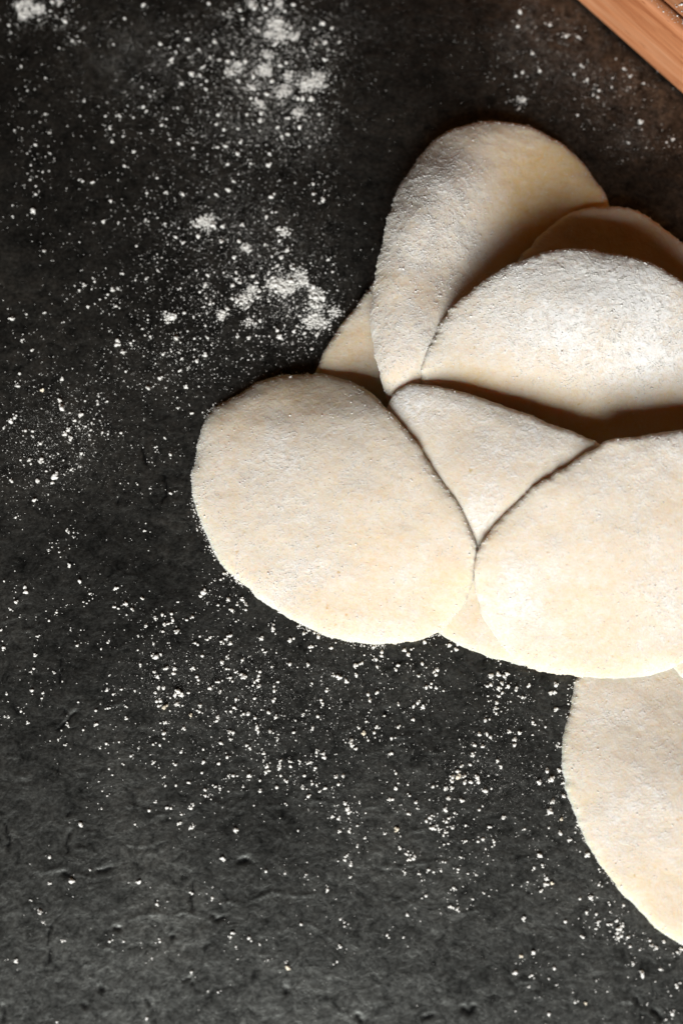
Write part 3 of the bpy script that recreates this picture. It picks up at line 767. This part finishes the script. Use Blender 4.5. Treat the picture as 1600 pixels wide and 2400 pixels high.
def flour():
    r = np.random.default_rng(2024)
    veil = []
    big, small = [], []      # (px, py, half size m, yellow)
    for ox, oy, f, lst in TILES:
        top = oy < 900
        for e in lst:
            px, py, d = ox + e[0] * f, oy + e[1] * f, e[2] * f
            yel = len(e) > 3
            hs = d * 0.5 * 0.129 * MM * (0.90 if not top else 0.80)
            if e[2] > 76 and not yel:      # a heap of powder
                n = int((e[2] / 8.0) ** 2)
                for _ in range(n):
                    small.append((px + r.normal(0, d * 0.31), py + r.normal(0, d * 0.25), math.exp(r.normal(math.log(0.20), 0.40)) * MM))
            else:
                big.append((px, py, hs, yel))
            # dust round every crumb
            for _ in range(int(r.poisson(14 if top else 6))):
                sg = 26 if top else 22
                small.append((px + r.normal(0, sg), py + r.normal(0, sg), math.exp(r.normal(math.log(0.12), 0.45)) * MM))
    # broad drifts of fine powder: px, py, sx, sy, n, size mm
    for px, py, sx, sy, n, sz in [(600,130,110,90,2600,.09),(640,80,40,40,700,.12),(660,190,70,50,900,.11),(560,330,110,70,900,.075),(700,300,40,40,300,.08),
                                  (560,560,130,90,1500,.08),(650,690,80,50,900,.10),(740,760,50,40,500,.10),(500,700,90,70,700,.08),(430,560,60,60,250,.08),
                                  (330,860,120,60,700,.08),(130,1000,80,70,700,.08),(110,1100,80,50,350,.07),(240,1060,90,60,300,.06),(80,40,70,30,350,.08),
                                  (300,130,60,60,220,.06),(300,300,150,150,260,.05),(150,500,150,200,260,.055),(430,1600,80,80,800,.075),(620,1640,120,90,1100,.075),
                                  (850,1680,140,80,1100,.075),(800,1560,140,40,500,.07),(1150,1800,110,90,900,.075),(1180,1620,50,60,450,.08),(1300,1860,50,80,450,.075),
                                  (200,1500,160,150,900,.06),(620,1800,180,90,700,.065),(900,1950,220,120,450,.06),(420,2100,400,200,420,.05),(1200,2200,250,130,420,.055),
                                  (800,2100,600,220,380,.045),(1180,170,90,90,260,.08),(1450,200,110,90,260,.07),(1500,330,60,30,90,.08),(800,200,120,120,250,.06),
                                  (480,860,90,40,350,.09),(640,830,70,30,260,.10),(620,320,300,300,900,.05),(350,1200,200,120,320,.045),(520,1400,40,40,260,.08)]:
        n = int(n * (0.7 if py > 1300 else 1.2))
        a = r.normal(px, sx, n); b = r.normal(py, sy, n); s = np.exp(r.normal(math.log(sz), 0.45, n)) * MM
        small += list(zip(a, b, s))
    # thin veils of the finest powder
    for px, py, sx, sy, n in [(300,120,70,50,2600),(330,170,60,60,1500),(590,310,80,40,2600),(640,250,80,60,2200),(720,330,50,40,1200),(470,90,60,40,1300),
                              (560,500,90,60,2200),(650,600,80,60,2000),(820,60,90,50,1800),(1230,60,70,50,1700),(1330,150,80,50,1700),(1440,190,70,50,1500),(1260,80,60,40,1000),(1500,320,60,30,1000),
                              (690,720,60,40,1500),(400,1620,70,60,1200),(640,1620,110,70,1300),(1150,1830,90,60,1200),(120,1020,80,60,1500)]:
        n = int(n * 1.8)
        a = r.normal(px, sx, n); b = r.normal(py, sy, n); s = np.exp(r.normal(math.log(0.042), 0.3, n)) * MM
        veil += list(zip(a, b, s))
    # uniform specks
    n = 1600
    small += list(zip(r.uniform(-60, 1660, n), r.uniform(-80, 2480, n), np.exp(r.normal(math.log(0.045), 0.5, n)) * MM))

    edge = []
    for key, n in (('A', 520), ('J', 260), ('D', 60), ('I', 60), ('H', 60)):
        Qk, ck = ROUNDS[key]['Q'], ROUNDS[key]['c']
        kk = r.integers(0, len(Qk), n * 3)
        kk = kk[(noise2(Qk[kk, 0], Qk[kk, 1], 0.006, 650) > -0.1)][:n]
        d = Qk[kk] - ck; d /= np.hypot(d[:, 0], d[:, 1])[:, None]
        p = Qk[kk] + d * np.abs(r.normal(0.1, 0.75, (len(kk), 1))) * MM
        edge += list(zip(p[:, 0], p[:, 1], np.exp(r.normal(math.log(0.14), 0.5, len(kk))) * MM))
    edge = np.array(edge)
    o = link('flour_rim', grains_mesh('flour_rim', np.stack([edge[:, 0], edge[:, 1], slab_z(edge[:, 0], edge[:, 1]) + edge[:, 2] * 0.5], 1), edge[:, 2], r, flat=0.8), M_FLOUR)
    tag(o, 'flour pushed up against the rims of the dough rounds on the slab', 'flour', kind='stuff')
    small = np.array(small)
    # let powder gather unevenly
    small = small
    x, y = unproj(small[:, 0], small[:, 1], 0)
    keep = (fbm(x, y, 0.0035, 801, 3) + 0.9 * r.uniform(-1, 1, len(x)) > -0.35)
    keep &= ~(bilin(LOWMASK.astype(float), x, y) > 0.5)
    small = small[keep]; x = x[keep]; y = y[keep]
    z = slab_z(x, y) + small[:, 2] * 0.35
    P = np.stack([x, y, z], 1)
    for lo, hi, shp, nm, lab in ((0.0, 0.11, OCT, 'flour_dust', 'fine white flour dusted over the dark stone slab'), (0.11, 9, ICO0, 'flour_grains', 'coarser white flour grains strewn over the dark stone slab')):
        k = (small[:, 2] >= lo * MM) & (small[:, 2] < hi * MM)
        o = link(nm, grains_mesh(nm, P[k], small[k, 2], r, flat=0.8, shape=shp), M_FLOUR)
        tag(o, lab, 'flour', kind='stuff')

    veil = np.array(veil)
    x, y = unproj(veil[:, 0], veil[:, 1], 0)
    keep = (fbm(x, y, 0.006, 811, 4) + 0.5 * r.uniform(-1, 1, len(x)) > -0.1) & ~(bilin(LOWMASK.astype(float), x, y) > 0.5)
    veil = veil[keep]; x = x[keep]; y = y[keep]
    g = grains_mesh('flour_powder', np.stack([x, y, slab_z(x, y) + veil[:, 2] * 0.5], 1), veil[:, 2], r, flat=0.6, shape=OCT)
    o = link('flour_powder', g, M_FLOUR)
    tag(o, 'thin hazy veils of the finest flour smudged on the slab', 'flour', kind='stuff')

    # crumbs: the 300 that show largest are objects, the rest one object
    big = [b for b in big if not bilin(LOWMASK.astype(float), *[np.array([v]) for v in unproj(b[0], b[1], 0)])[0] > 0.6]
    big.sort(key=lambda b: -b[2] * (2.0 if b[3] else 1.0))
    protos = []
    bv, bf = ICO1
    for k in range(22):
        q = np.random.default_rng(900 + k)
        parts_v, parts_f, off = [], [], 0
        for j in range(int(q.integers(2, 6))):
            v = bv * q.uniform(0.82, 1.14, (len(bv), 1))
            for _ in range(3):                                   # broken faces
                l = q.normal(size=3); l /= np.linalg.norm(l)
                v = v - np.clip(v @ l - q.uniform(0.45, 0.8), 0, 1)[:, None] * l
            sc = 0.78 if j == 0 else q.uniform(0.28, 0.55)
            d = q.normal(size=3) * np.array([1, 1, 0.45]); d = d / np.linalg.norm(d) * (0 if j == 0 else q.uniform(0.55, 0.8))
            parts_v.append(v * sc * np.array([1.0, q.uniform(0.7, 1.0), q.uniform(0.6, 0.9)]) + d); parts_f.append(bf + off); off += len(bv)
        v = np.concatenate(parts_v); fcs = np.concatenate(parts_f)
        ms = []
        for mat in (M_FLOUR, M_YELLOW):
            me = mesh_np('flour_crumb', v, tris=fcs)
            me.materials.append(mat)
            ms.append(me)
        protos.append(ms)
    def region(px, py):
        if py < 420 and px < 420: return 'white flour crumb on the dark slab in the upper left corner'
        if py < 420 and px > 1150: return 'blurred white flour crumb on the dark slab beside the wooden tray'
        if py < 420: return 'white flour crumb in the dense flour drift at the top'
        if py < 860 and px < 380: return 'lone white flour crumb on the dark slab left of the flour drift'
        if py < 900: return 'white flour crumb in the flour drift left of the upright dough round'
        if py < 1300: return 'white flour crumb on the dark slab left of the oval dough round'
        if px < 380 and py < 2000: return 'white flour crumb on the dark slab below left of the oval dough round'
        if py < 1800 and px < 840: return 'white flour crumb in the scatter just below the oval dough round'
        if py < 1900 and px >= 840: return 'white flour crumb between the pile and the flat lower right dough round'
        if px > 1150: return 'white flour crumb on the slab beside the flat lower right dough round'
        if py < 2000: return 'white flour crumb in the middle of the slab below the pile'
        return 'white flour crumb on the bare slab along the bottom of the picture'
    rest = []
    for i, (px, py, hs, yel) in enumerate(big):
        wx, wy = (float(v) for v in unproj(px, py, hs * 0.5))
        wz = float(slab_z(np.array([wx]), np.array([wy]))[0])
        if i < 300:
            me = protos[i % 22][1 if yel else 0]
            o = link('flour_crumb', me)
            o.location = (wx, wy, wz + hs * 0.45)
            o.rotation_euler = (random.uniform(-.5, .5), random.uniform(-.5, .5), random.uniform(0, 6.28))
            o.scale = (hs * random.uniform(0.95, 1.12),) * 3
            lab = region(px, py)
            if yel: lab = lab.replace('white', 'cream coloured', 1)
            tag(o, lab, 'flour crumb', 'flour crumbs: ' + lab.split(' crumb ')[1])
        else:
            rest.append((wx, wy, wz + hs * 0.4, hs))
    rest = np.array(rest)
    k = r.integers(0, len(rest), len(rest) * 2)
    sub = rest[k].copy()
    sub[:, :2] += r.normal(0, 1, (len(k), 2)) * sub[:, 3:4] * 0.75
    sub[:, 3] *= r.uniform(0.3, 0.65, len(k))
    rest[:, 3] *= 0.82
    rest = np.concatenate([rest, sub])
    g = grains_mesh('flour_crumbs', rest[:, :3], rest[:, 3], r, flat=0.8, shape=ICO0)
    o = link('flour_crumbs', g, M_FLOUR)
    tag(o, 'smaller white flour crumbs scattered over the dark slab', 'flour', kind='stuff')


flour()
